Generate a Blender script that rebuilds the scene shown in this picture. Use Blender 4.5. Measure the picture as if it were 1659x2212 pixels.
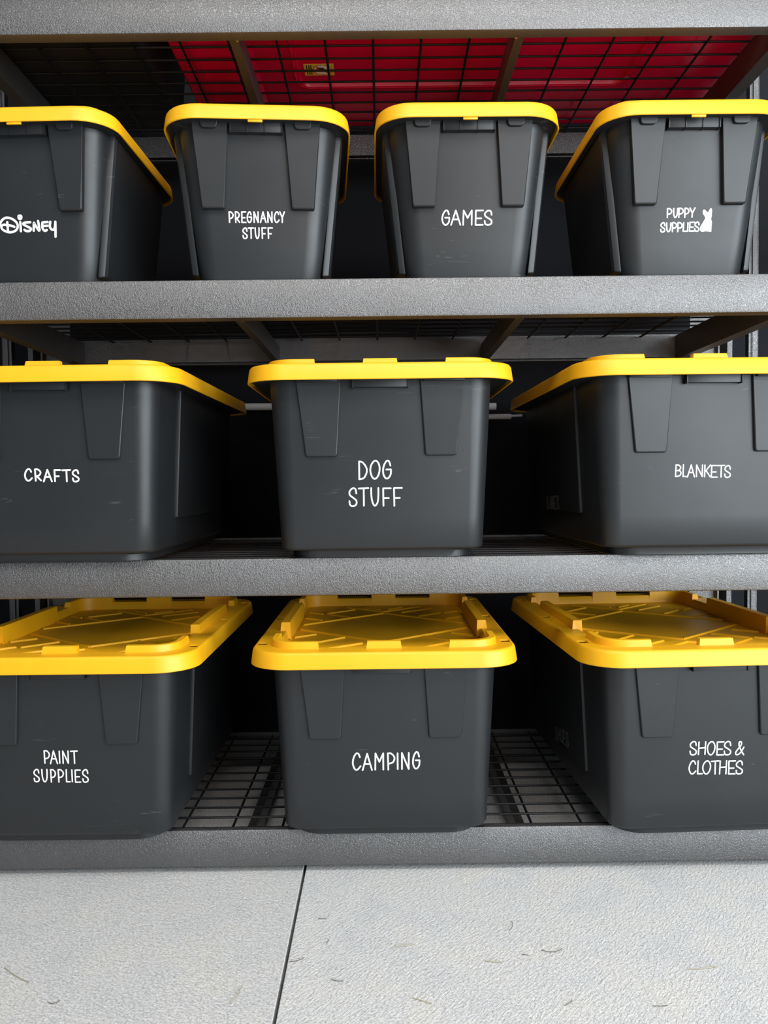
import bpy, bmesh, math, random
from mathutils import Vector, Matrix
random.seed(7)
S = bpy.context.scene
for o in list(bpy.data.objects): bpy.data.objects.remove(o)
COL = S.collection
R = math.radians

# ---------------------------------------------------------------- camera
cam_d = bpy.data.cameras.new('camera'); cam = bpy.data.objects.new('camera', cam_d); COL.objects.link(cam)
cam_d.sensor_fit = 'HORIZONTAL'; cam_d.sensor_width = 36.0; cam_d.lens = 36.0 * 1741 / 1659
cam_d.clip_start = .02; cam_d.clip_end = 200
_p, _roll, _yaw = R(2.1), 0.0118, -3.5 / 1741
fw = Vector((-math.sin(_yaw), math.cos(_yaw) * math.cos(_p), -math.sin(_p))).normalized()
rt = fw.cross(Vector((0, 0, 1))).normalized(); up = rt.cross(fw)
cR = rt * math.cos(_roll) - up * math.sin(_roll); cU = rt * math.sin(_roll) + up * math.cos(_roll)
m = Matrix((cR, cU, -fw)).transposed().to_4x4(); m.translation = Vector((0, -1.58, .775))
cam.matrix_world = m
S.camera = cam

# ---------------------------------------------------------------- world, lights, exposure
W = bpy.data.worlds.new('world'); S.world = W; W.use_nodes = True
wn = W.node_tree.nodes; wl = W.node_tree.links
bg = wn['Background']; bg.inputs[0].default_value = (.80, .90, 1.0, 1); bg.inputs[1].default_value = .115

def area(name, loc, target, sx, sy, power, color):
    d = bpy.data.lights.new(name, 'AREA'); d.shape = 'RECTANGLE'; d.size = sx; d.size_y = sy
    d.energy = power; d.color = color
    o = bpy.data.objects.new(name, d); COL.objects.link(o); o.location = loc
    o.rotation_euler = (Vector(target) - Vector(loc)).to_track_quat('-Z', 'Y').to_euler()
    return o
area('garage_door_daylight', (2.7, -3.3, 1.33), (0, 0, .75), 3.2, 2.5, 112, (.87, .95, 1.0))
area('added_overhead_fill', (.2, -1.75, 2.75), (.2, -1.35, 0), 2.4, 1.1, 34, (1.0, .975, .93))  # added overhead fill that brightens the floor and lid fronts
area('side_window_daylight', (4.3, -2.3, 1.5), (0, 0, .9), 1.1, 1.6, 42, (.84, .93, 1.0))
warm_pt = bpy.data.lights.new('added_warm_light', 'POINT'); warm_pt.energy = 11; warm_pt.color = (1.0, .55, .28); warm_pt.shadow_soft_size = .16  # added warm light, only for an orange glow on the upper beam
bo = bpy.data.objects.new('added_warm_light', warm_pt); COL.objects.link(bo); bo.location = (.72, -3.0, 1.85)
S.view_settings.view_transform = 'Standard'; S.view_settings.look = 'None'
S.view_settings.gamma = 1.0; S.view_settings.use_curve_mapping = False
S.view_settings.exposure = 0.9

# ---------------------------------------------------------------- helpers
def tag(o, label=None, cat=None, group=None, kind=None):
    if label: o['label'] = label
    if cat: o['category'] = cat
    if group: o['group'] = group
    if kind: o['kind'] = kind
    return o

def empty(name, loc=(0, 0, 0), rz=0):
    o = bpy.data.objects.new(name, None); COL.objects.link(o)
    o.location = loc; o.rotation_euler = (0, 0, rz); o.empty_display_size = .05
    return o

def link(name, bm, mats, parent=None, smooth=None):
    """one mesh object; smooth = angle in degrees under which edges are shaded smooth"""
    me = bpy.data.meshes.new(name)
    bmesh.ops.recalc_face_normals(bm, faces=bm.faces)
    if smooth:
        for f in bm.faces: f.smooth = len(f.verts) <= 4
        for e in bm.edges:
            if len(e.link_faces) == 2 and e.calc_face_angle(0) > R(smooth): e.smooth = False
    bm.to_mesh(me); bm.free()
    for mt in (mats if isinstance(mats, (list, tuple)) else [mats]): me.materials.append(mt)
    o = bpy.data.objects.new(name, me); COL.objects.link(o); o.parent = parent
    return o

def box(bm, x0, x1, y0, y1, z0, z1, bev=0, mi=0):
    r = bmesh.ops.create_cube(bm, size=1)
    vs = r['verts']
    for v in vs:
        v.co = ((x0 + x1) / 2 + v.co.x * (x1 - x0), (y0 + y1) / 2 + v.co.y * (y1 - y0), (z0 + z1) / 2 + v.co.z * (z1 - z0))
    if bev:
        es = list({e for v in vs for e in v.link_edges})
        bmesh.ops.bevel(bm, geom=es, offset=bev, segments=2, affect='EDGES', profile=.5)
    if mi:
        for f in bm.faces: f.material_index = mi

def tube(bm, pts, r, n=6, caps=True):
    rings = []
    pts = [Vector(p) for p in pts]
    for i, p in enumerate(pts):
        t = (pts[min(i + 1, len(pts) - 1)] - pts[max(i - 1, 0)]).normalized()
        a = t.cross(Vector((0, 0, 1)))
        if a.length < 1e-4: a = t.cross(Vector((1, 0, 0)))
        a.normalize(); b = t.cross(a)
        rings.append([bm.verts.new(p + a * r * math.cos(2 * math.pi * k / n) + b * r * math.sin(2 * math.pi * k / n)) for k in range(n)])
    for A, B in zip(rings, rings[1:]):
        for k in range(n): bm.faces.new((A[k], A[(k + 1) % n], B[(k + 1) % n], B[k]))
    if caps: bm.faces.new(rings[0]); bm.faces.new(list(reversed(rings[-1])))

def catmull(P, closed=False, n=6):
    out = []; m_ = len(P)
    rng = range(m_ if closed else m_ - 1)
    for i in rng:
        if closed: a, b, c, d = P[(i - 1) % m_], P[i], P[(i + 1) % m_], P[(i + 2) % m_]
        else: a, b, c, d = P[max(i - 1, 0)], P[i], P[i + 1], P[min(i + 2, m_ - 1)]
        for k in range(n):
            t = k / n
            out.append(tuple(.5 * (2 * b[j] + (c[j] - a[j]) * t + (2 * a[j] - 5 * b[j] + 4 * c[j] - d[j]) * t * t + (-a[j] + 3 * b[j] - 3 * c[j] + d[j]) * t ** 3) for j in range(len(b))))
    if not closed: out.append(tuple(P[-1]))
    return out

def sweep_profile(bm, prof, thick, x0, x1, axis='x'):
    """open (a,b) polyline given a wall thickness, extruded along x (prof = y,z) or y (prof = x,z) or z (prof = x,y)"""
    n = len(prof); L = []; Q = []
    for i in range(n):
        p = Vector(prof[i]); d0 = (p - Vector(prof[i - 1])).normalized() if i else None
        d1 = (Vector(prof[i + 1]) - p).normalized() if i < n - 1 else None
        if d0 is None: d0 = d1
        if d1 is None: d1 = d0
        nrm = Vector((-(d0 + d1).y, (d0 + d1).x))
        if nrm.length < 1e-6: nrm = Vector((-d0.y, d0.x))
        nrm.normalize(); c = max(.35, nrm.dot(Vector((-d0.y, d0.x))))
        L.append(p); Q.append(p + nrm * thick / c)
    loop = L + Q[::-1]
    def P(c, t):
        if axis == 'x': return (t, c[0], c[1])
        if axis == 'y': return (c[0], t, c[1])
        return (c[0], c[1], t)
    A = [bm.verts.new(P(c, x0)) for c in loop]; B = [bm.verts.new(P(c, x1)) for c in loop]
    m_ = len(loop)
    for k in range(m_): bm.faces.new((A[k], A[(k + 1) % m_], B[(k + 1) % m_], B[k]))
    for k in range(n - 1):
        bm.faces.new((A[k], A[k + 1], A[m_ - 2 - k], A[m_ - 1 - k])); bm.faces.new((B[k], B[k + 1], B[m_ - 2 - k], B[m_ - 1 - k]))

# ---------------------------------------------------------------- materials
def mat(name, base, rough=.5, metal=0, spec=.5, build=None):
    m_ = bpy.data.materials.new(name); m_.use_nodes = True
    nt = m_.node_tree; b = nt.nodes['Principled BSDF']
    b.inputs['Base Color'].default_value = (*base, 1); b.inputs['Roughness'].default_value = rough
    b.inputs['Metallic'].default_value = metal; b.inputs['Specular IOR Level'].default_value = spec
    if build: build(nt, b)
    return m_
def N(nt, t, **k):
    n = nt.nodes.new(t)
    for a, v in k.items():
        if a in n.inputs: n.inputs[a].default_value = v
        else: setattr(n, a, v)
    return n
def coords(nt, scale=(1, 1, 1), rot=(0, 0, 0), kind='Object'):
    tc = N(nt, 'ShaderNodeTexCoord'); mp = N(nt, 'ShaderNodeMapping')
    mp.inputs['Scale'].default_value = scale; mp.inputs['Rotation'].default_value = rot
    if kind == 'World':
        g = N(nt, 'ShaderNodeNewGeometry'); nt.links.new(g.outputs['Position'], mp.inputs[0])
    else: nt.links.new(tc.outputs[kind], mp.inputs[0])
    return mp.outputs[0]
def ramp(nt, fac, stops):
    r = N(nt, 'ShaderNodeValToRGB'); nt.links.new(fac, r.inputs[0])
    while len(r.color_ramp.elements) < len(stops): r.color_ramp.elements.new(.5)
    for e, (p, c) in zip(r.color_ramp.elements, stops):
        e.position = p; e.color = (*c, 1) if len(c) == 3 else c
    return r.outputs[0]
def bump(nt, b, h, strength, dist):
    n = N(nt, 'ShaderNodeBump'); n.inputs['Strength'].default_value = strength; n.inputs['Distance'].default_value = dist
    nt.links.new(h, n.inputs['Height']); nt.links.new(n.outputs[0], b.inputs['Normal'])
    return n

def b_hammer(nt, b):
    c = coords(nt, (1, 1, 1), kind='World')
    n = N(nt, 'ShaderNodeTexNoise', Scale=400.0, Detail=2.0, Roughness=.5, Distortion=1.2); nt.links.new(c, n.inputs[0])
    n2 = N(nt, 'ShaderNodeTexNoise', Scale=7.0, Detail=2.0); nt.links.new(c, n2.inputs[0])
    h = ramp(nt, n.outputs[0], [(.38, (0, 0, 0)), (.62, (1, 1, 1))])
    bump(nt, b, h, .48, .0009)
    mx = N(nt, 'ShaderNodeMix', data_type='RGBA'); nt.links.new(n2.outputs[0], mx.inputs[0])
    mx.inputs[6].default_value = (.165, .162, .160, 1); mx.inputs[7].default_value = (.200, .200, .205, 1)
    # sparse pale dust specks
    v = N(nt, 'ShaderNodeTexVoronoi', Scale=105.0); nt.links.new(c, v.inputs[0])
    lt = N(nt, 'ShaderNodeMath', operation='LESS_THAN'); nt.links.new(v.outputs['Distance'], lt.inputs[0]); lt.inputs[1].default_value = .085
    sp = N(nt, 'ShaderNodeSeparateColor'); nt.links.new(v.outputs['Color'], sp.inputs[0])
    gt = N(nt, 'ShaderNodeMath', operation='GREATER_THAN'); nt.links.new(sp.outputs[0], gt.inputs[0]); gt.inputs[1].default_value = .90
    ml = N(nt, 'ShaderNodeMath', operation='MULTIPLY'); nt.links.new(lt.outputs[0], ml.inputs[0]); nt.links.new(gt.outputs[0], ml.inputs[1])
    sx = N(nt, 'ShaderNodeSeparateXYZ'); g = N(nt, 'ShaderNodeNewGeometry'); nt.links.new(g.outputs['Position'], sx.inputs[0])
    lo = N(nt, 'ShaderNodeMath', operation='LESS_THAN'); nt.links.new(sx.outputs[2], lo.inputs[0]); lo.inputs[1].default_value = .2
    m2 = N(nt, 'ShaderNodeMath', operation='MULTIPLY'); nt.links.new(ml.outputs[0], m2.inputs[0]); nt.links.new(lo.outputs[0], m2.inputs[1])
    m3 = N(nt, 'ShaderNodeMix', data_type='RGBA'); nt.links.new(m2.outputs[0], m3.inputs[0]); nt.links.new(mx.outputs[2], m3.inputs[6])
    m3.inputs[7].default_value = (.8, .8, .78, 1); nt.links.new(m3.outputs[2], b.inputs['Base Color'])
M_STEEL = mat('hammered_grey_paint', (.2, .2, .2), .38, .9, .5, b_hammer)
M_WIRE = mat('black_wire_coating', (.006, .006, .008), .45, 0, .3)
M_BOLT = mat('zinc_bolt', (.6, .58, .52), .3, 1)

def b_black(nt, b):
    c = coords(nt)
    n = N(nt, 'ShaderNodeTexNoise', Scale=900.0, Detail=1.0); nt.links.new(c, n.inputs[0])
    bump(nt, b, n.outputs[0], .10, .0002)
    oi = N(nt, 'ShaderNodeObjectInfo')
    ad = N(nt, 'ShaderNodeVectorMath', operation='MULTIPLY_ADD'); nt.links.new(oi.outputs['Location'], ad.inputs[0])
    ad.inputs[1].default_value = (3.7, 5.1, 4.3); nt.links.new(c, ad.inputs[2])
    # scuffs: fine stretched scratches gated by big soft patches
    mp = N(nt, 'ShaderNodeMapping'); nt.links.new(ad.outputs[0], mp.inputs[0]); mp.inputs['Scale'].default_value = (14, 14, 90); mp.inputs['Rotation'].default_value = (.3, .5, .25)
    s = N(nt, 'ShaderNodeTexNoise', Scale=1.0, Detail=3.0, Distortion=2.0); nt.links.new(mp.outputs[0], s.inputs[0])
    sr = ramp(nt, s.outputs[0], [(.66, (0, 0, 0)), (.74, (1, 1, 1))])
    g = N(nt, 'ShaderNodeTexNoise', Scale=9.0, Detail=2.0); nt.links.new(ad.outputs[0], g.inputs[0])
    gr = ramp(nt, g.outputs[0], [(.52, (0, 0, 0)), (.72, (1, 1, 1))])
    ml = N(nt, 'ShaderNodeMath', operation='MULTIPLY'); nt.links.new(sr, ml.inputs[0]); nt.links.new(gr, ml.inputs[1])
    m4 = N(nt, 'ShaderNodeMath', operation='MULTIPLY'); nt.links.new(ml.outputs[0], m4.inputs[0]); m4.inputs[1].default_value = .35
    mx = N(nt, 'ShaderNodeMix', data_type='RGBA'); nt.links.new(m4.outputs[0], mx.inputs[0])
    mx.inputs[6].default_value = (.013, .015, .017, 1); mx.inputs[7].default_value = (.20, .21, .21, 1)
    nt.links.new(mx.outputs[2], b.inputs['Base Color'])
    rr = N(nt, 'ShaderNodeMapRange'); nt.links.new(g.outputs[0], rr.inputs[0]); rr.inputs[3].default_value = .36; rr.inputs[4].default_value = .50
    nt.links.new(rr.outputs[0], b.inputs['Roughness'])
M_BLACK = mat('black_polypropylene', (.03, .033, .036), .42, 0, .5, b_black)

def b_yellow(nt, b):
    c = coords(nt)
    n = N(nt, 'ShaderNodeTexNoise', Scale=500.0, Detail=1.0); nt.links.new(c, n.inputs[0]); bump(nt, b, n.outputs[0], .06, .0002)
    n2 = N(nt, 'ShaderNodeTexNoise', Scale=14.0, Detail=3.0); nt.links.new(c, n2.inputs[0])
    nt.links.new(ramp(nt, n2.outputs[0], [(.3, (.82, .40, .004)), (.7, (.86, .43, .006))]), b.inputs['Base Color'])
M_YELLOW = mat('yellow_polypropylene', (.88, .6, .01), .45, 0, .5, b_yellow)
M_VINYL = mat('white_vinyl', (.88, .88, .86), .5)
M_VINYL_SHADE = mat('shaded_white_vinyl', (.20, .21, .22), .5)  # white vinyl with the flank's deep shade put into its colour

def b_conc(rz):
    def f(nt, b):
        c = coords(nt, (1, 1, 1), kind='World')
        m0 = coords(nt, (1, 1, 1), (0, 0, rz), kind='World')
        m9 = N(nt, 'ShaderNodeMapping'); m9.inputs['Scale'].default_value = (75, 230, 60); nt.links.new(m0, m9.inputs[0]); mp = m9.outputs[0]
        a = N(nt, 'ShaderNodeTexNoise', Scale=1.0, Detail=6.0, Roughness=.62, Distortion=.6); nt.links.new(mp, a.inputs[0])
        big = N(nt, 'ShaderNodeTexNoise', Scale=9.0, Detail=5.0, Roughness=.65); nt.links.new(c, big.inputs[0])
        fine = N(nt, 'ShaderNodeTexNoise', Scale=260.0, Detail=4.0, Roughness=.7); nt.links.new(c, fine.inputs[0])
        col = ramp(nt, big.outputs[0], [(.34, (.66, .665, .675)), (.5, (.71, .71, .705)), (.68, (.74, .725, .69))])
        g = ramp(nt, fine.outputs[0], [(.34, (.50, .50, .50)), (.5, (.9, .9, .9)), (.66, (1.15, 1.15, 1.15))])
        g2 = ramp(nt, a.outputs[0], [(.32, (.74, .74, .75)), (.55, (1, 1, 1))])
        m1 = N(nt, 'ShaderNodeMix', data_type='RGBA', blend_type='MULTIPLY'); m1.inputs[0].default_value = .8
        nt.links.new(col, m1.inputs[6]); nt.links.new(g, m1.inputs[7])
        m2 = N(nt, 'ShaderNodeMix', data_type='RGBA', blend_type='MULTIPLY'); m2.inputs[0].default_value = .6
        nt.links.new(m1.outputs[2], m2.inputs[6]); nt.links.new(g2, m2.inputs[7])
        nt.links.new(m2.outputs[2], b.inputs['Base Color'])
        ad = N(nt, 'ShaderNodeMath', operation='ADD'); nt.links.new(a.outputs[0], ad.inputs[0])
        sc = N(nt, 'ShaderNodeMath', operation='MULTIPLY'); nt.links.new(fine.outputs[0], sc.inputs[0]); sc.inputs[1].default_value = .35
        nt.links.new(sc.outputs[0], ad.inputs[1])
        bump(nt, b, ad.outputs[0], .8, .004)
    return f
M_CONC_A = mat('broomed_concrete_diagonal', (.5, .5, .5), .75, 0, .3, b_conc(R(38)))
M_CONC_B = mat('broomed_concrete_fine', (.5, .5, .5), .75, 0, .3, b_conc(R(-52)))
M_GROOVE = mat('dark_joint', (.012, .012, .012), .9)
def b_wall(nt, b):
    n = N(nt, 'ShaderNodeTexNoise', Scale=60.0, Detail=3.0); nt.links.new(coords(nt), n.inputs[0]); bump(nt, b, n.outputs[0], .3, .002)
M_WALL = mat('shade_dark_wall', (.008, .009, .012), .85, 0, .3, b_wall)  # deep shade behind the rack is put into this near-black colour
M_CEIL = mat('ceiling_paint', (.55, .55, .55), .8, 0, .3, b_wall)
def b_red(nt, b):
    n = N(nt, 'ShaderNodeTexNoise', Scale=6.0, Detail=2.0); nt.links.new(coords(nt), n.inputs[0])
    nt.links.new(ramp(nt, n.outputs[0], [(.3, (.62, .001, .050)), (.7, (.70, .002, .060))]), b.inputs['Base Color'])
M_RED = mat('red_polyethylene', (.45, .005, .02), .26, 0, .5, b_red)
M_PIPE = mat('white_pvc', (.75, .75, .73), .35)
M_LBL = mat('yellow_sticker', (.72, .55, .06), .4)
M_LBLK = mat('black_ink', (.01, .01, .01), .5)
M_LRED = mat('red_ink', (.55, .02, .02), .5)
M_STRAW = mat('dry_grass', (.42, .36, .24), .8)
M_STRAWD = mat('dark_dry_grass', (.09, .07, .06), .8)

# ================================================================ room shell
bm = bmesh.new(); box(bm, -6, 6, -7, 3, -.12, -.035)
floor = tag(link('floor', bm, M_GROOVE), kind='structure')
for x0, x1, mt in ((-6, -.1675, M_CONC_A), (-.1622, 6, M_CONC_B)):
    bm = bmesh.new(); box(bm, x0, x1, -7, 3, -.035, 0, .0012)
    sl = link('slab', bm, mt, floor); sl.rotation_euler = (0, 0, 0)
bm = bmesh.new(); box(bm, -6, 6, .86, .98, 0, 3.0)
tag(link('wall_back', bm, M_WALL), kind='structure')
bm = bmesh.new(); box(bm, -6, 6, -3.0, .98, 3.0, 3.1)
tag(link('ceiling', bm, M_CEIL), kind='structure')

# ================================================================ storage racks
BEAM_H = .0715; DEPTH = .64
def corner(pts):  return pts
def make_rack(name, label, xc, half, zs, group=None, full=True):
    root = tag(empty(name, (xc, 0, 0)), label, 'shelving', group)
    def front_prof(zb, flip=False):
        p = [(.027, zb), (.0035, zb), (.001, zb + .001), (0, zb + .0035), (0, zb + BEAM_H - .003), (.001, zb + BEAM_H - .0008), (.003, zb + BEAM_H), (.0062, zb + BEAM_H), (.0062, zb + BEAM_H - .010), (.032, zb + BEAM_H - .010)]
        return [(DEPTH - a, b) for a, b in p] if flip else p
    for zb in zs:
        top = zb + BEAM_H
        bm = bmesh.new(); sweep_profile(bm, front_prof(zb), .0018, -half - .013, half + .013); link('front_beam', bm, M_STEEL, root, 25)
        bm = bmesh.new(); sweep_profile(bm, front_prof(zb, True), .0018, -half - .004, half + .004)
        box(bm, -half, half, DEPTH - .035, DEPTH - .033, zb + .006, top - .012); link('rear_beam', bm, M_STEEL, root, 25)
        for s in (-1, 1):
            bm = bmesh.new(); xi = s * (half - .045)
            sweep_profile(bm, [(xi + s * .028, zb + .001), (xi, zb + .001), (xi, top - .012), (xi + s * .028, top - .012)], .002, .008, DEPTH - .036, 'y')
            link('side_rail', bm, M_STEEL, root)
            bm = bmesh.new(); xa = s * .271
            box(bm, min(xa, xa + s * .018), max(xa, xa + s * .018), .006, DEPTH - .036, zb + .001, zb + .046, .0012)
            cb = link('cross_bar', bm, M_STEEL, root)
            bm = bmesh.new(); xb = xa + s * .002
            bmesh.ops.create_uvsphere(bm, u_segments=8, v_segments=6, radius=.0034)
            for v in bm.verts: v.co = Vector((xb, .031, zb + .0005)) + Vector((v.co.x * 1.1, v.co.y * 1.2, v.co.z * .8))
            tag(link('bolt', bm, M_BOLT, cb, 60))
        # welded wire deck: 4 x 2 inch mesh lying on the ledges
        bm = bmesh.new()
        k = -9
        while k < 10:
            x = -.008 + .1015 * k - (0 if full else .03)
            if abs(x) < half - .05: tube(bm, [(x, .008, top - .0098), (x, DEPTH - .008, top - .0098)], .0028, 6)
            k += 1
        for j in range(12):
            y = .0235 + .0515 * j
            tube(bm, [(-half + .02, y, top - .0048), (half - .02, y, top - .0048)], .0024, 6)
        tag(link('wire_deck', bm, M_WIRE, root, 60), kind='stuff')
    ztop = 1.92
    for s in (-1, 1):
        x0 = half - .045 - .006; x0 = half - .012
        # rear post: folded steel channel
        if not full:
            for w_ in ((s * (half + .028), s * (half + .038)), (s * (half + .076), s * (half + .090)), (s * (half + .094), s * (half + .100))):
                bm = bmesh.new()
                for yy in ((.588, .62), (.02, .05)):
                    box(bm, min(w_), max(w_), yy[0], yy[0] + .003, 0, ztop); box(bm, w_[0] - .001, w_[0] + .001, yy[0], yy[1], 0, ztop)
                link('post', bm, M_STEEL, root)
            continue
        pr = [(.0, .605), (.066, .605), (.070, .590), (.074, .590), (.076, .632), (.092, .632), (.094, .588), (.107, .588), (.107, .640)]
        bm = bmesh.new(); sweep_profile(bm, [(s * (half - .006 + a) , b) for a, b in pr], .002 * s, 0, ztop, 'z'); link('post', bm, M_STEEL, root)
        bm = bmesh.new(); sweep_profile(bm, [(s * (half + .012 + a * .8), .64 - b) for a, b in pr], -.002 * s, 0, ztop, 'z'); link('post', bm, M_STEEL, root)
    return root
ZS = (.015, .5555, 1.0985, 1.642)
make_rack('storage_rack', 'dark grey hammered steel storage rack holding ten yellow lidded bins on wire decks', 0, .84, ZS)
make_rack('storage_rack', 'second grey steel rack whose uprights show beyond the right end of the bin rack', 1.925, .84, (.30, .86, 1.40), 'neighbouring racks', False)
make_rack('storage_rack', 'second grey steel rack whose uprights show beyond the left end of the bin rack', -1.925, .84, (.30, .86, 1.40), 'neighbouring racks', False)

# ================================================================ storage bins
def rrect(hx, hy, r, ys=(), xs=(), n=8):
    """rounded rectangle, counter-clockwise from the right side; extra points at ys on the long sides, xs on the ends"""
    P = []
    ys = sorted(ys); xs = sorted(xs)
    for y in ys: P.append((hx, y))
    def arc(cx, cy, a0):
        for k in range(n + 1):
            a = a0 + math.pi / 2 * k / n; P.append((cx + r * math.cos(a), cy + r * math.sin(a)))
    arc(hx - r, hy - r, 0)
    for x in reversed(xs): P.append((x, hy))
    arc(-hx + r, hy - r, math.pi / 2)
    for y in reversed(ys): P.append((-hx, y))
    arc(-hx + r, -hy + r, math.pi)
    for x in xs: P.append((x, -hy))
    arc(hx - r, -hy + r, 3 * math.pi / 2)
    return P

def loft(bm, rings, cap0=True, cap1=True, skip=None):
    V = [[bm.verts.new((x, y, z)) for x, y in ring] for ring, z in rings]
    n = len(V[0])
    for i in range(len(V) - 1):
        for k in range(n):
            if skip and skip(i, k): continue
            bm.faces.new((V[i][k], V[i][(k + 1) % n], V[i + 1][(k + 1) % n], V[i + 1][k]))
    if cap0: bm.faces.new(V[0])
    if cap1: bm.faces.new(V[-1])
    return V

SPEC = {
 'L': dict(W=.2595, L=.378, H=.341, skirt=.031, wb=.197, wt=.2155, lb=.328, lt=.345, rl=.078, rb=.032, rt=.042, foot=.017,
           pads=((.0755, .161), (.084, .145)), padz=.198, clip=(.053, .328), side=[(-.190, .078, .315, .0055)], ridge=.0130, deep=.020),
 'S': dict(W=.1785, L=.240, H=.282, skirt=.029, wb=.121, wt=.151, lb=.168, lt=.205, rl=.072, rb=.040, rt=.046, foot=.012,
           pads=((.053, .1205), (.0635, .107)), padz=.1325, clip=(.049, .2675), side=[(-.160, .014, .262, .0125)], ridge=.009, deep=.014)}

def wall_at(sp, side, z):
    t = z / sp['H']
    return (sp['lb'] + (sp['lt'] - sp['lb']) * t) if side in 'fb' else (sp['wb'] + (sp['wt'] - sp['wb']) * t)
def place(sp, side, u, z, d):
    w = wall_at(sp, side, z) + d
    return {'f': (u, -w, z), 'b': (-u, w, z), 'r': (w, u, z), 'l': (-w, -u, z)}[side]

def round_poly(P, r, n=3):
    """P: list of (x, y, round?)"""
    out = []
    m_ = len(P)
    for i, (x, y, q) in enumerate(P):
        if not q: out.append((x, y)); continue
        p = Vector((x, y)); a = (Vector(P[i - 1][:2]) - p).normalized(); b = (Vector(P[(i + 1) % m_][:2]) - p).normalized()
        s0, s1 = p + a * r, p + b * r
        for k in range(n + 1):
            t = k / n; v = s0 * (1 - t) ** 2 + p * 2 * t * (1 - t) + s1 * t * t; out.append((v.x, v.y))
    return out

def pad(bm, sp, side, outline, depth, bev=.0028):
    cx = sum(p[0] for p in outline) / len(outline); cz = sum(p[1] for p in outline) / len(outline)
    def ins(p, d):
        v = Vector((cx - p[0], cz - p[1])); v = v.normalized() * d * 1.2; return (p[0] + v.x, p[1] + v.y)
    rings = []
    for off, dd in ((0, -.002), (0, depth - bev), (bev * .35, depth - bev * .3), (bev, depth)):
        rings.append([bm.verts.new(place(sp, side, *ins(p, off), dd)) for p in outline])
    n = len(outline)
    for A, B in zip(rings, rings[1:]):
        for k in range(n): bm.faces.new((A[k], A[(k + 1) % n], B[(k + 1) % n], B[k]))
    bm.faces.new(rings[0]); bm.faces.new(rings[-1])

def ridge(bm, path, w, zo, zt, zi, inner=1, tap=.0022):
    """raised rib along a path; left side of travel is 'inner' when inner=1"""
    n = len(path); V = []
    for i in range(n):
        p = Vector(path[i]); t = (Vector(path[min(i + 1, n - 1)]) - Vector(path[max(i - 1, 0)])).normalized()
        nr = Vector((-t.y, t.x)) * inner
        h = w / 2; e = t * (tap if i == 0 else (-tap if i == n - 1 else 0))
        V.append([bm.verts.new((*(p - nr * h), zo)), bm.verts.new((*(p - nr * (h - tap) + e), zt - .001)), bm.verts.new((*(p - nr * (h - tap - .001) + e), zt)),
                  bm.verts.new((*(p + nr * (h - tap - .001) + e), zt)), bm.verts.new((*(p + nr * (h - tap) + e), zt - .001)), bm.verts.new((*(p + nr * h), zi))])
    for A, B in zip(V, V[1:]):
        for k in range(5): bm.faces.new((A[k], A[k + 1], B[k + 1], B[k]))
        bm.faces.new((A[5], A[0], B[0], B[5]))
    bm.faces.new(V[0]); bm.faces.new(list(reversed(V[-1])))

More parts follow.
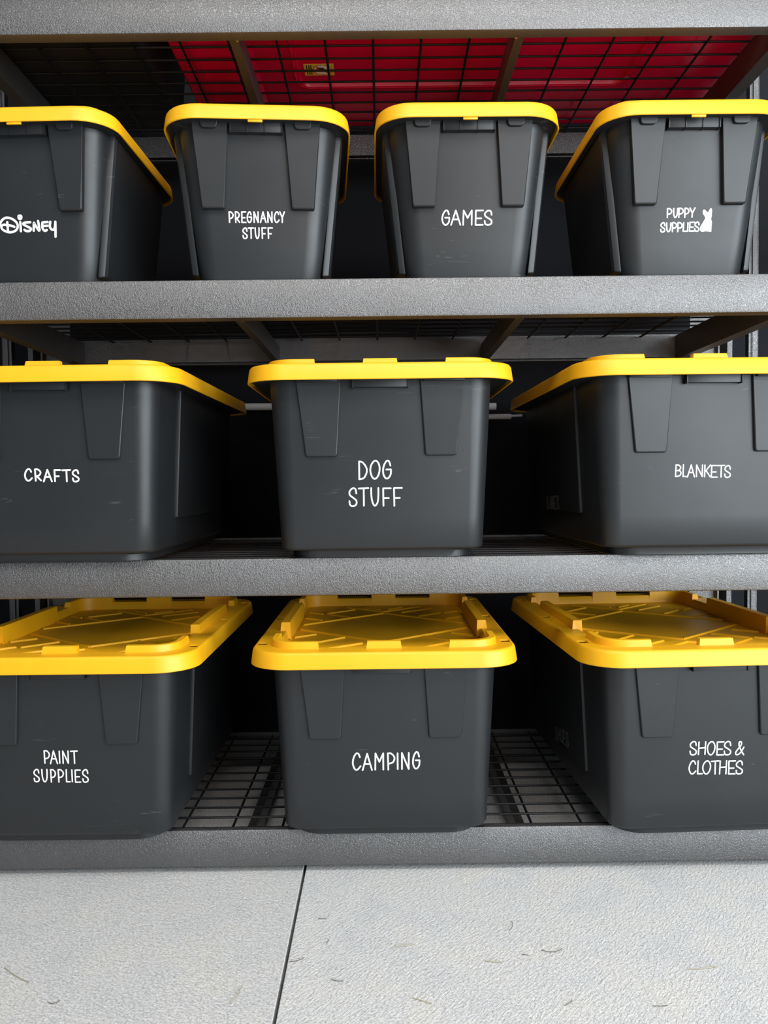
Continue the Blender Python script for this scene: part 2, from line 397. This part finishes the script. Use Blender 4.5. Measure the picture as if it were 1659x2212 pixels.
def make_bin(kind):
    sp = SPEC[kind]; big = kind == 'L'; H = sp['H']
    root = empty('storage_bin')
    # body
    bm = bmesh.new()
    def ring(z, d=0, r=None): 
        t = min(1, z / H); r = r or (sp['rb'] + (sp['rt'] - sp['rb']) * t)
        return rrect(wall_at(sp, 'r', z) + d, wall_at(sp, 'f', z) + d, r)
    fz = sp['foot']
    rings = [(ring(0, -.019, .055), .0), (ring(0, -.0165, .055), .0015), (ring(0, -.0165, .055), fz * .8), (ring(0, -.0145, .050), fz),
             (ring(0, -.004), fz), (ring(0, -.001), fz + .002), (ring(0, 0), fz + .006)]
    if not big: rings = [(ring(0, -.008), 0), (ring(0, -.002), .002), (ring(0, 0), .007)]
    rings[-1] = (ring(rings[-1][1]), rings[-1][1])
    for k in range(1, 6):
        z = rings[2][1] + (H - rings[2][1]) * k / 5
        if z > rings[-1][1] + .01: rings.append((ring(z), z))
    Wi, Li, rl = sp['W'] - .006, sp['L'] - .006, sp['rl'] - .006
    if not big: rings = rings[:2] + [(ring(0, 0), .007)] + rings[3:]
    rings += [(ring(H + .002), H + .002), (rrect(Wi - .006, Li - .006, rl), H + .003), (rrect(Wi, Li, rl), H + .005), (rrect(Wi, Li, rl), H + .009)]
    loft(bm, rings)
    link('body', bm, M_BLACK, root, 40)
    # moulded panels, clips
    (a0, a1), (b0, b1) = sp['pads']; pz = sp['padz']; top = H + .008
    for side in 'fb':
        for s in (-1, 1):
            P = [(s * a0, top, 0), (s * a1, top, 0), (s * b1, pz, 1), (s * b0, pz, 1)]
            bm = bmesh.new(); pad(bm, sp, side, round_poly(P, .006 if big else .004), .0058 if big else .0105)
            pn = link('molded_panel', bm, M_BLACK, root, 35)
            bm = bmesh.new()
            if big:
                zc = H - .002
                P = [(s * (a0 + .006), top), (s * (a1 - .001), top), (s * (a1 - .001), zc), (s * (a0 + .006), zc)]
                pad(bm, sp, side, P, .0125, .001)
            else:
                c = s * .0875; zc = H - .009
                P = round_poly([(c - .0165, top, 0), (c + .0165, top, 0), (c + .0150, zc, 1), (c - .0150, zc, 1)], .007)
                pad(bm, sp, side, P, .0170, .001)
            link('lid_catch', bm, M_BLACK, pn, 35)
        cw, cz = sp['clip']
        bm = bmesh.new()
        pad(bm, sp, side, [(-cw, top), (cw, top), (cw, cz), (-cw, cz)], .0125, .0014)
        if not big:
            for xx in (-cw / 3, cw / 3, cw - .001, -cw + .001):
                pad(bm, sp, side, [(xx - .001, top), (xx + .001, top), (xx + .001, cz - .0008), (xx - .001, cz - .0008)], .0145, .0004)
        else:
            for xx in (-cw + .001, cw - .001):
                pad(bm, sp, side, [(xx - .001, top), (xx + .001, top), (xx + .001, cz - .0015), (xx - .001, cz - .0015)], .0145, .0004)
        link('latch_block', bm, M_BLACK, root, 35)
    for (u0, zb, zt, dp) in sp['side']:
        for side in 'rl':
            P = [(u0, top, 0), (-u0, top, 0), (-u0 - .004, zb, 1), (u0 + .004, zb, 1)]
            if side == 'l': P = P
            bm = bmesh.new(); pad(bm, sp, side, round_poly(P, .004), dp, .0022 if big else .0105)
            link('side_panel', bm, M_BLACK, root, 35)
    # lid
    W_, L_, rl = sp['W'], sp['L'], sp['rl']; zs = H; zr = H + sp['skirt']
    rim = .052 if big else .040
    hy = (-.292, -.267, .002, .027, .267, .292) if big else (-.165, -.149, .149, .165)
    xs = (-.014, .014) if not big else ()
    def rr(d, r=None): return rrect(W_ - d, L_ - d, max(.02, rl - d if r is None else r), hy, xs)
    zf = zr - sp['deep']
    rings = [(rr(.0032), zs + .014), (rr(.0032), zs), (rr(.0010), zs - .0006), (rr(0), zs + .0006), (rr(.0035), zr - .006), (rr(.0050), zr - .0025), (rr(.0068), zr - .0005), (rr(.0090), zr),
             (rr(.0105), zr), (rr(.0290), zr), (rr(rim - .002), zr), (rr(rim), zr - .002), (rr(rim + .003), zf + .001), (rr(rim + .005), zf)]
    nv = len(rings[0][0]); nh = len(hy)
    hole_starts = set()
    for j in range(0, nh, 2): hole_starts.add(j)                         # right side: indices 0..nh-1
    base_l = nh + 9 + len(xs) + 9                                        # first left-side vertex
    for j in range(0, nh, 2): hole_starts.add(base_l + j)
    bm = bmesh.new()
    V = loft(bm, rings, cap0=False, cap1=True, skip=lambda i, k: i == 8 and k in hole_starts)
    for k in hole_starts:                                                # short walls of each slot
        q = [V[8][k], V[8][(k + 1) % nv], V[9][(k + 1) % nv], V[9][k]]
        lo = [bm.verts.new(v.co - Vector((0, 0, .0035))) for v in q]
        for i in range(4): bm.faces.new((q[i], q[(i + 1) % 4], lo[(i + 1) % 4], lo[i]))
    if not big:                                                          # small yellow pull tab under the skirt
        for s in (-1, 1): box(bm, -.0135, .0135, s * (L_ - .0045) - .002, s * (L_ - .0045) + .002, zs - .0045, zs + .004, .0008)
    lid = link('lid', bm, M_YELLOW, root, 42)
    # raised stacking ribs
    zt = zr + sp['ridge']; rx = W_ - rim + .006; ry = L_ - rim + .006
    def arcpath(x_end, y_end, r):
        P = [(-x_end, -ry), (-(x_end + rx - r) / 2, -ry)]
        for k in range(7):
            a = -math.pi / 2 - math.pi / 2 * k / 6; P.append((-rx + r + r * math.cos(a), -ry + r + r * math.sin(a)))
        P.append((-rx, y_end)); return P
    xe, ye = (.124, -.238) if big else (.075, -.150)
    for sx in (1, -1):
        for sy in (1, -1):
            P = [(x * sx, y * sy) for x, y in arcpath(xe, ye, .045 if big else .03)]
            bm = bmesh.new(); ridge(bm, P, .017, zr - .001, zt, zf - .001, inner=-1 * sx * sy); link('corner_rib', bm, M_YELLOW, lid, 20)
    for s in (-1, 1):
        tw = .034 if big else .026
        bm = bmesh.new(); ridge(bm, [(-tw, s * ry), (tw, s * ry)], .018, zr - .001, zt, zf - .001, inner=-s); link('center_rib', bm, M_YELLOW, lid)
        yl = .145 if big else .08
        bm = bmesh.new(); ridge(bm, [(s * (rx - .003), -yl), (s * (rx - .003), yl)], .023, zr - .001, zt + .005, zf - .001, inner=s); link('side_rib', bm, M_YELLOW, lid)
    # basket-weave relief on the lid floor
    bm = bmesh.new(); q = 1 if big else .6
    segs = [((0, -.185), (.19, -.03)), ((0, -.185), (-.19, -.03)), ((0, .185), (.19, .03)), ((0, .185), (-.19, .03))]
    for sx in (1, -1):
        for sy in (1, -1):
            segs += [((sx * .145, sy * .185), (sx * .085, sy * .130)), ((sx * .125, sy * .255), (sx * .045, sy * .195)) if sx * sy > 0 else ((sx * .075, sy * .250), (sx * .145, sy * .190)),
                     ((sx * .05, sy * .28), (sx * .01, sy * .245)), ((sx * .195, sy * .125), (sx * .150, sy * .09)), ((sx * .19, sy * .21), (sx * .155, sy * .18)), ((sx * .0, sy * .21), (sx * .10, sy * .29))]
    for (ax, ay), (bx_, by) in segs:
        ridge(bm, [(ax * q, ay * q), (bx_ * q, by * q)], .0070, zf - .0005, zf + .0034, zf - .0005, tap=.0014)
    link('weave_relief', bm, M_YELLOW, lid)
    return root

def copy_tree(o, parent=None):
    c = o.copy(); COL.objects.link(c); c.parent = parent
    for ch in list(o.children): copy_tree(ch, c)
    return c

BINS = {  # x, y, z, turn, kind, label
 'disney': (-.668, .176, 1.1678, -1.5, 'S', 'small black bin with white looping script lettering, leftmost on the top row'),
 'preg': (-.244, .176, 1.1678, 4.0, 'S', 'small black bin lettered PREGNANCY STUFF with yellow lid'),
 'games': (.170, .176, 1.1678, .5, 'S', 'small black bin lettered GAMES with yellow lid'),
 'puppy': (.595, .176, 1.1678, .2, 'S', 'small black bin lettered PUPPY SUPPLIES with white dog silhouette'),
 'crafts': (-.634, .316, .627, -1.0, 'L', 'large black bin lettered CRAFTS with yellow lid'),
 'dog': (-.001, .329, .627, 0, 'L', 'large black bin lettered DOG STUFF with yellow lid'),
 'blankets': (.619, .316, .627, 1.0, 'L', 'large black bin lettered BLANKETS with yellow lid'),
 'paint': (-.612, .274, .0865, -.3, 'L', 'large black bin lettered PAINT SUPPLIES with yellow lid'),
 'camp': (0, .287, .0865, 0, 'L', 'large black bin lettered CAMPING with yellow lid'),
 'shoes': (.616, .277, .0865, 2.6, 'L', 'large black bin lettered SHOES & CLOTHES with yellow lid')}
protos = {}; ROOT = {}
for key, (x, y, z, a, kind, lab) in BINS.items():
    if kind not in protos: r = protos[kind] = make_bin(kind)
    else: r = copy_tree(protos[kind])
    r.location = (x, y, z + .0004); r.rotation_euler = (0, 0, R(a))
    tag(r, lab, 'storage bin', {'disney': 'small bins on the upper shelf', 'preg': 'small bins on the upper shelf', 'games': 'small bins on the upper shelf', 'puppy': 'small bins on the upper shelf'}.get(key, 'large bins on the middle shelf' if z > .5 else 'large bins on the bottom shelf'))
    r.scale = (1, 1.062 if 'middle' in r['group'] else 1, 1)      # the middle-shelf bins are a little longer
    ROOT[key] = r

# ================================================================ hand lettered vinyl
G = {
 'A': [('l', (0, 0), (.5, 1), (1, 0)), ('l', (.2, .38), (.8, .38))],
 'B': [('l', (.02, 0), (.08, 1)), ('s', (.08, 1), (.6, .97), (.92, .78), (.65, .56), (.1, .5)), ('s', (.1, .5), (.7, .5), (.98, .3), (.75, .07), (.02, 0))],
 'C': [('s', (.93, .76), (.75, .97), (.42, .97), (.1, .68), (.03, .35), (.28, .04), (.62, .02), (1, .22))],
 'D': [('l', (.03, 0), (.03, 1)), ('s', (.03, 1), (.45, .95), (.88, .68), (.95, .4), (.6, .08), (.03, 0))],
 'E': [('l', (1, 1), (.06, 1), (.04, 0), (.98, 0)), ('l', (.05, .45), (.78, .45))],
 'F': [('l', (1, 1), (.05, 1), (.07, 0)), ('l', (.06, .44), (.74, .44))],
 'G': [('s', (.92, .72), (.75, .96), (.45, .98), (.1, .68), (.03, .3), (.3, .02), (.65, .02), (.93, .22), (.98, .49)), ('l', (.98, .5), (.42, .5))],
 'H': [('l', (.03, 0), (.08, 1)), ('l', (.92, 0), (.98, 1)), ('l', (.05, .5), (.95, .53))],
 'I': [('l', (.5, 0), (.5, 1))],
 'K': [('l', (.05, 0), (.08, 1)), ('l', (1, 1), (.1, .42)), ('l', (.25, .55), (1, 0))],
 'L': [('l', (.1, 1), (.05, 0), (1, 0))],
 'M': [('l', (.03, 0), (.08, 1), (.5, .48), (.94, 1), (.93, 0))],
 'N': [('l', (.05, 0), (.06, 1), (.93, 0), (.96, 1))],
 'O': [('c', (.5, 1), (.13, .78), (.02, .45), (.2, .1), (.52, 0), (.86, .22), (.98, .6), (.82, .9))],
 'P': [('l', (.09, 0), (.05, 1)), ('s', (.05, 1), (.55, .98), (.97, .74), (.75, .45), (.1, .36))],
 'R': [('l', (.09, 0), (.05, 1)), ('s', (.05, 1), (.55, .98), (.97, .74), (.7, .47), (.1, .40)), ('l', (.3, .40), (1, .02))],
 'S': [('s', (.93, .70), (.82, .94), (.48, .99), (.1, .82), (.12, .62), (.5, .47), (.92, .30), (.88, .08), (.5, 0), (.15, .06), (.05, .28))],
 'T': [('l', (0, .98), (1, 1)), ('l', (.52, .98), (.52, 0))],
 'U': [('s', (.04, 1), (.07, .45), (.28, .08), (.55, .0), (.84, .22), (.93, .6), (.94, 1))],
 'Y': [('l', (0, 1), (.52, .45)), ('l', (1, 1), (.52, .45), (.5, 0))],
 '&': [('s', (1, .0), (.72, .28), (.42, .72), (.46, .95), (.68, .95), (.66, .72), (.3, .42), (.04, .18), (.12, .02), (.45, .06), (.75, .28), (1, .56))],
}
class Layer: n = 0
def capsule(bm, pts, w, mapf):
    """one round-ended flat brush stroke without self-overlap, each a hair above the last"""
    h = w / 2; P = [Vector(p) for p in pts]; n = len(P); Layer.n = (Layer.n + 1) % 12; lay = Layer.n * .00003
    Lf, Rt = [], []
    for i in range(n):
        t = (P[min(i + 1, n - 1)] - P[max(i - 1, 0)]).normalized(); nr = Vector((-t.y, t.x)) * h
        Lf.append(bm.verts.new(mapf(*(P[i] + nr), lay))); Rt.append(bm.verts.new(mapf(*(P[i] - nr), lay)))
    for k in range(n - 1): bm.faces.new((Rt[k], Rt[k + 1], Lf[k + 1], Lf[k]))
    for i, s in ((0, -1), (n - 1, 1)):
        t = ((P[1] - P[0]) if i == 0 else (P[-1] - P[-2])).normalized() * s; nr = Vector((-t.y, t.x))
        a, c = (Rt[i], Lf[i]) if s > 0 else (Lf[i], Rt[i])
        arc = [bm.verts.new(mapf(*(P[i] + (-nr * math.cos(q) + t * math.sin(q)) * h), lay)) for q in [math.pi * k / 6 for k in range(1, 6)]]
        bm.faces.new([a] + arc + [c])
def ribbon(bm, pts, w, mapf, smooth=True):
    if smooth: capsule(bm, pts, w, mapf)
    else:
        for a, c in zip(pts, pts[1:]): capsule(bm, [a, c], w, mapf)
def glyph(bm, ch, x0, x1, z0, z1, w, mapf):
    x0 += w / 2; x1 -= w / 2; z0 += w / 2; z1 -= w / 2
    for st in G[ch]:
        P = list(st[1:])
        if st[0] == 's': P = catmull(P, False, 5)
        if st[0] == 'c': P = catmull(P, True, 4); P.append(P[0])
        ribbon(bm, [(x0 + (x1 - x0) * u, z0 + (z1 - z0) * v) for u, v in P], w, mapf, st[0] != 'l')
WORDS = [
    ('preg', 0.0025, [('P', -0.058, -0.0477, 0.1087, 0.1302), ('R', -0.0461, -0.0358, 0.1088, 0.1304), ('E', -0.034, -0.0236, 0.1089, 0.1305), ('G', -0.0234, -0.0128, 0.109, 0.1306), ('N', -0.0108, 0.0003, 0.1092, 0.1308), ('A', 0.0018, 0.0146, 0.1093, 0.1309), ('N', 0.0156, 0.0268, 0.1095, 0.1311), ('C', 0.0284, 0.0398, 0.1096, 0.1312), ('Y', 0.0391, 0.0503, 0.1097, 0.1314)]),
    ('preg', 0.0025, [('S', -0.0328, -0.0217, 0.0796, 0.1012), ('T', -0.0219, -0.0098, 0.0798, 0.1013), ('U', -0.0091, 0.0014, 0.0799, 0.1015), ('F', 0.0039, 0.0142, 0.08, 0.1016), ('F', 0.0157, 0.0264, 0.0801, 0.1017)]),
    ('games', 0.0028, [('G', -0.0513, -0.0342, 0.1006, 0.1296), ('A', -0.0339, -0.0131, 0.1004, 0.1295), ('M', -0.0112, 0.0098, 0.1002, 0.1293), ('E', 0.0128, 0.0305, 0.1, 0.1291), ('S', 0.0302, 0.048, 0.0999, 0.129)]),
    ('puppy', 0.0025, [('P', -0.0415, -0.0301, 0.1096, 0.1284), ('U', -0.0293, -0.0185, 0.1097, 0.1285), ('P', -0.0192, -0.0078, 0.1098, 0.1287), ('P', -0.0079, 0.0031, 0.1097, 0.1286), ('Y', 0.0021, 0.0144, 0.1099, 0.1291)]),
    ('puppy', 0.0025, [('S', -0.0529, -0.0419, 0.0831, 0.1027), ('U', -0.0416, -0.0303, 0.0839, 0.1021), ('P', -0.0304, -0.0193, 0.0838, 0.1025), ('P', -0.02, -0.0086, 0.0837, 0.1024), ('L', -0.0093, 0.0009, 0.0842, 0.1023), ('I', -0.001, 0.003, 0.0842, 0.1022), ('E', 0.0029, 0.0149, 0.0844, 0.1028), ('S', 0.013, 0.0245, 0.084, 0.1032)]),
    ('crafts', 0.0032, [('C', -0.0419, -0.0252, 0.1572, 0.1826), ('R', -0.0224, -0.0079, 0.157, 0.182), ('A', -0.006, 0.0128, 0.1555, 0.1809), ('F', 0.0149, 0.0295, 0.1557, 0.1802), ('T', 0.0303, 0.0488, 0.1552, 0.18), ('S', 0.0493, 0.0648, 0.1546, 0.1798)]),
    ('dog', 0.0030, [('D', -0.0446, -0.0259, 0.1526, 0.1898), ('O', -0.023, -0.0014, 0.1533, 0.1911), ('G', 0.0014, 0.0203, 0.1539, 0.1908)]),
    ('dog', 0.0030, [('S', -0.0646, -0.0462, 0.1012, 0.1389), ('T', -0.0457, -0.024, 0.1017, 0.1386), ('U', -0.0221, -0.0038, 0.1017, 0.1386), ('F', 0.0007, 0.0192, 0.1012, 0.1378), ('F', 0.0216, 0.0406, 0.1009, 0.1381)]),
    ('blankets', 0.0023, [('B', -0.0666, -0.0535, 0.1512, 0.1754), ('L', -0.0525, -0.0416, 0.151, 0.1758), ('A', -0.0435, -0.0277, 0.15, 0.1749), ('N', -0.0268, -0.012, 0.1507, 0.1747), ('K', -0.0111, 0.0026, 0.1501, 0.1745), ('E', 0.002, 0.0164, 0.1491, 0.1735), ('T', 0.0149, 0.0298, 0.1492, 0.1736), ('S', 0.0278, 0.0418, 0.1484, 0.1732)]),
    ('paint', 0.0026, [('P', -0.0366, -0.0237, 0.1602, 0.187), ('A', -0.025, -0.0092, 0.1592, 0.1865), ('I', -0.007, -0.0051, 0.16, 0.186), ('N', -0.0014, 0.0124, 0.1596, 0.1862), ('T', 0.0144, 0.0293, 0.1592, 0.186)]),
    ('paint', 0.0026, [('S', -0.0581, -0.0451, 0.1239, 0.1509), ('U', -0.0427, -0.0294, 0.1238, 0.1505), ('P', -0.026, -0.0139, 0.123, 0.1499), ('P', -0.0116, 0.0013, 0.1229, 0.1498), ('L', 0.0036, 0.0135, 0.1233, 0.1496), ('I', 0.0151, 0.0175, 0.1233, 0.1491), ('E', 0.0207, 0.0335, 0.1223, 0.1486), ('S', 0.0347, 0.0483, 0.1221, 0.1494)]),
    ('camp', 0.0030, [('C', -0.0644, -0.0463, 0.1346, 0.1703), ('A', -0.0453, -0.0244, 0.1338, 0.1693), ('M', -0.0217, -0.0014, 0.1346, 0.1697), ('P', 0.0028, 0.0195, 0.1343, 0.1694), ('I', 0.0221, 0.0252, 0.1351, 0.1692), ('N', 0.0296, 0.0473, 0.135, 0.1699), ('G', 0.0513, 0.0675, 0.1358, 0.1715)]),
    ('shoes', 0.0025, [('S', -0.0518, -0.0361, 0.1604, 0.1891), ('H', -0.0353, -0.0185, 0.1608, 0.1878), ('O', -0.0179, -0.0002, 0.1596, 0.1879), ('E', 0.0008, 0.0171, 0.1587, 0.1865), ('S', 0.0149, 0.0312, 0.1585, 0.1873), ('&', 0.0372, 0.0561, 0.158, 0.1867)]),
    ('shoes', 0.0025, [('C', -0.0524, -0.0366, 0.1229, 0.1509), ('L', -0.0359, -0.0241, 0.1228, 0.1505), ('O', -0.0259, -0.0078, 0.122, 0.1502), ('T', -0.0091, 0.008, 0.1215, 0.1495), ('H', 0.0072, 0.0235, 0.1212, 0.1492), ('E', 0.0247, 0.0406, 0.1206, 0.1485), ('S', 0.0392, 0.0551, 0.1201, 0.1483)]),
]
LOOPS = [
     [(-0.0578, 0.1118), (-0.0541, 0.1186), (-0.0476, 0.1234), (-0.0407, 0.1242), (-0.0325, 0.1217), (-0.0255, 0.1159), (-0.0232, 0.1094), (-0.026, 0.1023), (-0.0332, 0.0985), (-0.0416, 0.0979), (-0.0498, 0.1006), (-0.0547, 0.105), (-0.055, 0.1093), (-0.051, 0.1114), (-0.0442, 0.1111), (-0.0359, 0.1096), (-0.03, 0.1075)] ,
     [(-0.0429, 0.1162), (-0.043, 0.1091), (-0.043, 0.098)] ,
     [(-0.0199, 0.1272), (-0.0153, 0.1271), (-0.015, 0.1235), (-0.0173, 0.1214), (-0.0199, 0.1229), (-0.0201, 0.1265)] ,
     [(-0.0175, 0.1157), (-0.0179, 0.0993)] ,
     [(0.0015, 0.1154), (-0.0088, 0.1147), (-0.0121, 0.1121), (-0.0064, 0.1084), (0.0016, 0.104), (-0.001, 0.0997), (-0.0072, 0.0995), (-0.0108, 0.1017)] ,
     [(0.007, 0.0999), (0.0086, 0.1135), (0.0099, 0.1117), (0.0176, 0.0994), (0.018, 0.1079), (0.0169, 0.1172)] ,
     [(0.0353, 0.1151), (0.0261, 0.1144), (0.0248, 0.1121), (0.0248, 0.1035), (0.0286, 0.0992), (0.0325, 0.1005)] ,
     [(0.0255, 0.1078), (0.0343, 0.1083)] ,
     [(0.0406, 0.1154), (0.0391, 0.1061), (0.0432, 0.101), (0.048, 0.1031), (0.0505, 0.1152)] ,
     [(0.0505, 0.1152), (0.0496, 0.1002), (0.0486, 0.0881)] ,
]
PUPPY = [(0.0285, 0.1227), (0.0308, 0.1249), (0.0338, 0.1235), (0.0367, 0.1206), (0.0399, 0.1209), (0.0415, 0.1248), (0.0439, 0.1273), (0.0462, 0.1248), (0.0464, 0.1181), (0.0463, 0.113), (0.0457, 0.1097), (0.0442, 0.108), (0.0468, 0.104), (0.0475, 0.099), (0.0458, 0.0945), (0.0461, 0.0888), (0.0475, 0.0854), (0.0456, 0.0841), (0.0414, 0.0846), (0.036, 0.085), (0.0295, 0.0843), (0.0264, 0.0856), (0.0252, 0.0902), (0.0259, 0.0947), (0.0292, 0.0997), (0.0319, 0.1047), (0.034, 0.1092), (0.0316, 0.1143), (0.0291, 0.1171)]

def front_map(key):
    sp = SPEC[BINS[key][4]]
    return lambda u, v, lay=0: place(sp, 'f', u, v, .0004 + lay)
for key, w, L in WORDS:
    bm = bmesh.new()
    for ch, x0, x1, z0, z1 in L: glyph(bm, ch, x0, x1, z0, z1, w, front_map(key))
    link('lettering', bm, M_VINYL, ROOT[key])
bm = bmesh.new()
for i, st in enumerate(LOOPS):
    ribbon(bm, catmull(st, False, 6) if len(st) > 2 else st, .0044 if i else .0043, front_map('disney'))
tag(link('lettering', bm, M_VINYL, ROOT['disney']), 'white looping script lettering')
bm = bmesh.new(); fm = front_map('puppy'); bm.faces.new([bm.verts.new(fm(u, v)) for u, v in catmull(PUPPY, True, 3)])
bmesh.ops.triangulate(bm, faces=bm.faces)
tag(link('dog_silhouette', bm, M_VINYL, ROOT['puppy']), 'white sitting dog silhouette')
# white lettering, its shade put into grey vinyl, on the shaded left flanks of the two right-hand bins
def side_word(key, word, u0, u1, za, zb, h):
    sp = SPEC['L']; bm = bmesh.new(); n = len(word); w = .0028
    for i, ch in enumerate(word):
        t0 = i / n; t1 = (i + .82) / n
        z = za + (zb - za) * (i + .4) / n
        glyph(bm, ch, u0 + (u1 - u0) * t0, u0 + (u1 - u0) * t1, z, z + h, w, lambda u, v, lay=0: place(sp, 'l', u, v, .0060 + lay))
    tag(link('lettering', bm, M_VINYL_SHADE, ROOT[key]), 'white lettering on the flank, shade put into its grey')
side_word('blankets', 'BLANKETS', -.103, .020, .076, .080, .033)
side_word('shoes', 'SHOES', -.055, .070, .070, .092, .033)

# ================================================================ things on the top shelf
ZT = 1.642 + BEAM_H + .0006
root = tag(empty('red_tub', (.20, .33, ZT)), 'large glossy red plastic tub lying on the top wire shelf', 'tub')
bm = bmesh.new()
def tubring(d, r): return [(x, y) for x, y in rrect(.655 - d, .285 - d, r)]
loft(bm, [(tubring(.022, .07), .009), (tubring(.008, .075), .012), (tubring(.002, .08), .020), (tubring(0, .08), .032), (tubring(-.004, .08), .20), (tubring(-.02, .09), .205), (tubring(-.02, .09), .215), (tubring(.01, .08), .215), (tubring(.02, .07), .06)])
link('tub_body', bm, M_RED, root, 40)
bm = bmesh.new()
P = rrect(.385, .150, .03)
P = [(x + .0, y - .105) for x, y in P]
ridge(bm, P + [P[0]], .016, .0105, .003, .0105, inner=1, tap=.004)
link('base_ridge', bm, M_RED, root, 40)
bm = bmesh.new(); loft(bm, [([(x * 1.0 - .545, y) for x, y in rrect(.075, .22, .05)], .0105), ([(x - .545, y) for x, y in rrect(.062, .205, .045)], .001), ([(x - .545, y) for x, y in rrect(.05, .19, .04)], .0)])
link('corner_foot', bm, M_RED, root, 40)
# warning sticker on its underside
lb = empty('warning_sticker', (-.333, -.025, .0085)); lb.parent = root
def flat(name, polys, mt, z):
    bm = bmesh.new()
    for P in polys: bm.faces.new([bm.verts.new((x, y, z)) for x, y in P])
    return link(name, bm, mt, lb)
def circ(cx, cy, r, n=24): return [(cx + r * math.cos(2 * math.pi * k / n), cy + r * math.sin(2 * math.pi * k / n)) for k in range(n)]
bm = bmesh.new(); box(bm, -.034, .034, -.025, .025, -.0002, .002); link('sticker_face', bm, M_LBL, lb)
flat('warning_lines', [[(x, -.021), (x + .0022, -.021), (x + .0022, .021), (x, .021)] for x in (-.0285, -.0235, -.0190)], M_LBLK, -.0005)
bm = bmesh.new(); ring_o = circ(.0075, 0, .0225); ring_i = circ(.0075, 0, .0205)
A = [bm.verts.new((*p, -.0006)) for p in ring_o]; B = [bm.verts.new((*p, -.0006)) for p in ring_i]
for k in range(24): bm.faces.new((A[k], A[(k + 1) % 24], B[(k + 1) % 24], B[k]))
link('warning_ring', bm, M_LRED, lb)
flat('white_disc', [circ(.0075, 0, .0206)], M_VINYL, -.0004)
flat('warning_pictogram', [[(-.006, -.009), (-.001, -.011), (.010, -.010), (.014, .0), (.018, .004), (.020, .012), (.013, .008), (.006, -.002), (-.004, -.004)]], M_LBLK, -.0007)
flat('warning_slash', [[(-.008, -.014), (-.006, -.016), (.023, .014), (.021, .016)]], M_LRED, -.0009)
bm = bmesh.new()
loft(bm, [(rrect(.150, .26, .04), .0), (rrect(.162, .272, .045), .004), (rrect(.172, .285, .05), .20), (rrect(.182, .295, .05), .205), (rrect(.182, .295, .05), .22)])
bb = link('storage_tote', bm, M_BLACK, None, 40); bb.location = (-.668, .32, ZT)
tag(bb, 'black tote on the top shelf left of the red tub, seen from below', 'storage bin')

# ================================================================ pipes on the back wall
root = tag(empty('wall_pipe', (-.1, .815, 1.008)), 'long white pipe running along the shaded wall behind the middle bins', 'pipe')
bm = bmesh.new(); tube(bm, [(-.75, 0, 0), (.44, 0, -.012)], .0105, 14); link('pipe', bm, M_PIPE, root, 60)
for x in (-.6, .02):
    bm = bmesh.new(); box(bm, x - .01, x + .01, .008, .046, -.014, .012, .002); link('pipe_clip', bm, M_PIPE, root)
root = tag(empty('wall_pipe', (.30, .82, .966)), 'short white rod with tapered end on the shaded wall, under the long pipe', 'pipe')
bm = bmesh.new(); tube(bm, [(-.20, 0, 0), (.085, 0, 0)], .008, 12); tube(bm, [(.085, 0, .002), (.118, 0, .003)], .0035, 8); link('pipe', bm, M_PIPE, root, 60)
bm = bmesh.new(); box(bm, -.12, -.10, .006, .041, -.011, .009, .002); link('pipe_clip', bm, M_PIPE, root)

# ================================================================ litter on the floor
LIT = [(.218, -.205, 75, .030, 1, .3), (.272, -.285, 5, .036, 1, .6), (.225, -.292, -20, .012, 1, .1), (-.228, -.385, 78, .042, 0, .12), (.03, -.262, 12, .036, 0, .15),
       (-.146, -.30, 25, .026, 1, .4), (-.08, -.355, -15, .020, 1, .5), (.268, -.415, 40, .018, 1, .2), (.50, -.335, 8, .05, 0, .15), (-.59, -.33, -35, .07, 0, .1),
       (-.115, -.175, 0, .016, 1, .3), (-.10, -.245, 85, .014, 1, .4), (.05, -.405, -25, .03, 0, .1), (-.50, -.40, 20, .016, 1, .8), (.17, -.31, -12, .03, 0, .1), (.40, -.425, 3, .022, 1, .25)]
for x, y, a, L, dark, bend in LIT:
    bm = bmesh.new()
    tube(bm, [(L * (t - .5), bend * L * .8 * (t - .5) ** 2 * 2, .0008 + .0008 * math.sin(t * 3)) for t in [i / 6 for i in range(7)]], .00045 if dark else .0006, 5)
    o = link('grass_blade', bm, M_STRAWD if dark else M_STRAW)
    o.location = (x, y, .0005); o.rotation_euler = (0, 0, R(a))
    tag(o, 'thin dark dry grass blade on the concrete floor' if dark else 'thin pale dry grass blade on the concrete floor', 'debris', 'dark grass blades on the floor' if dark else 'pale grass blades on the floor')
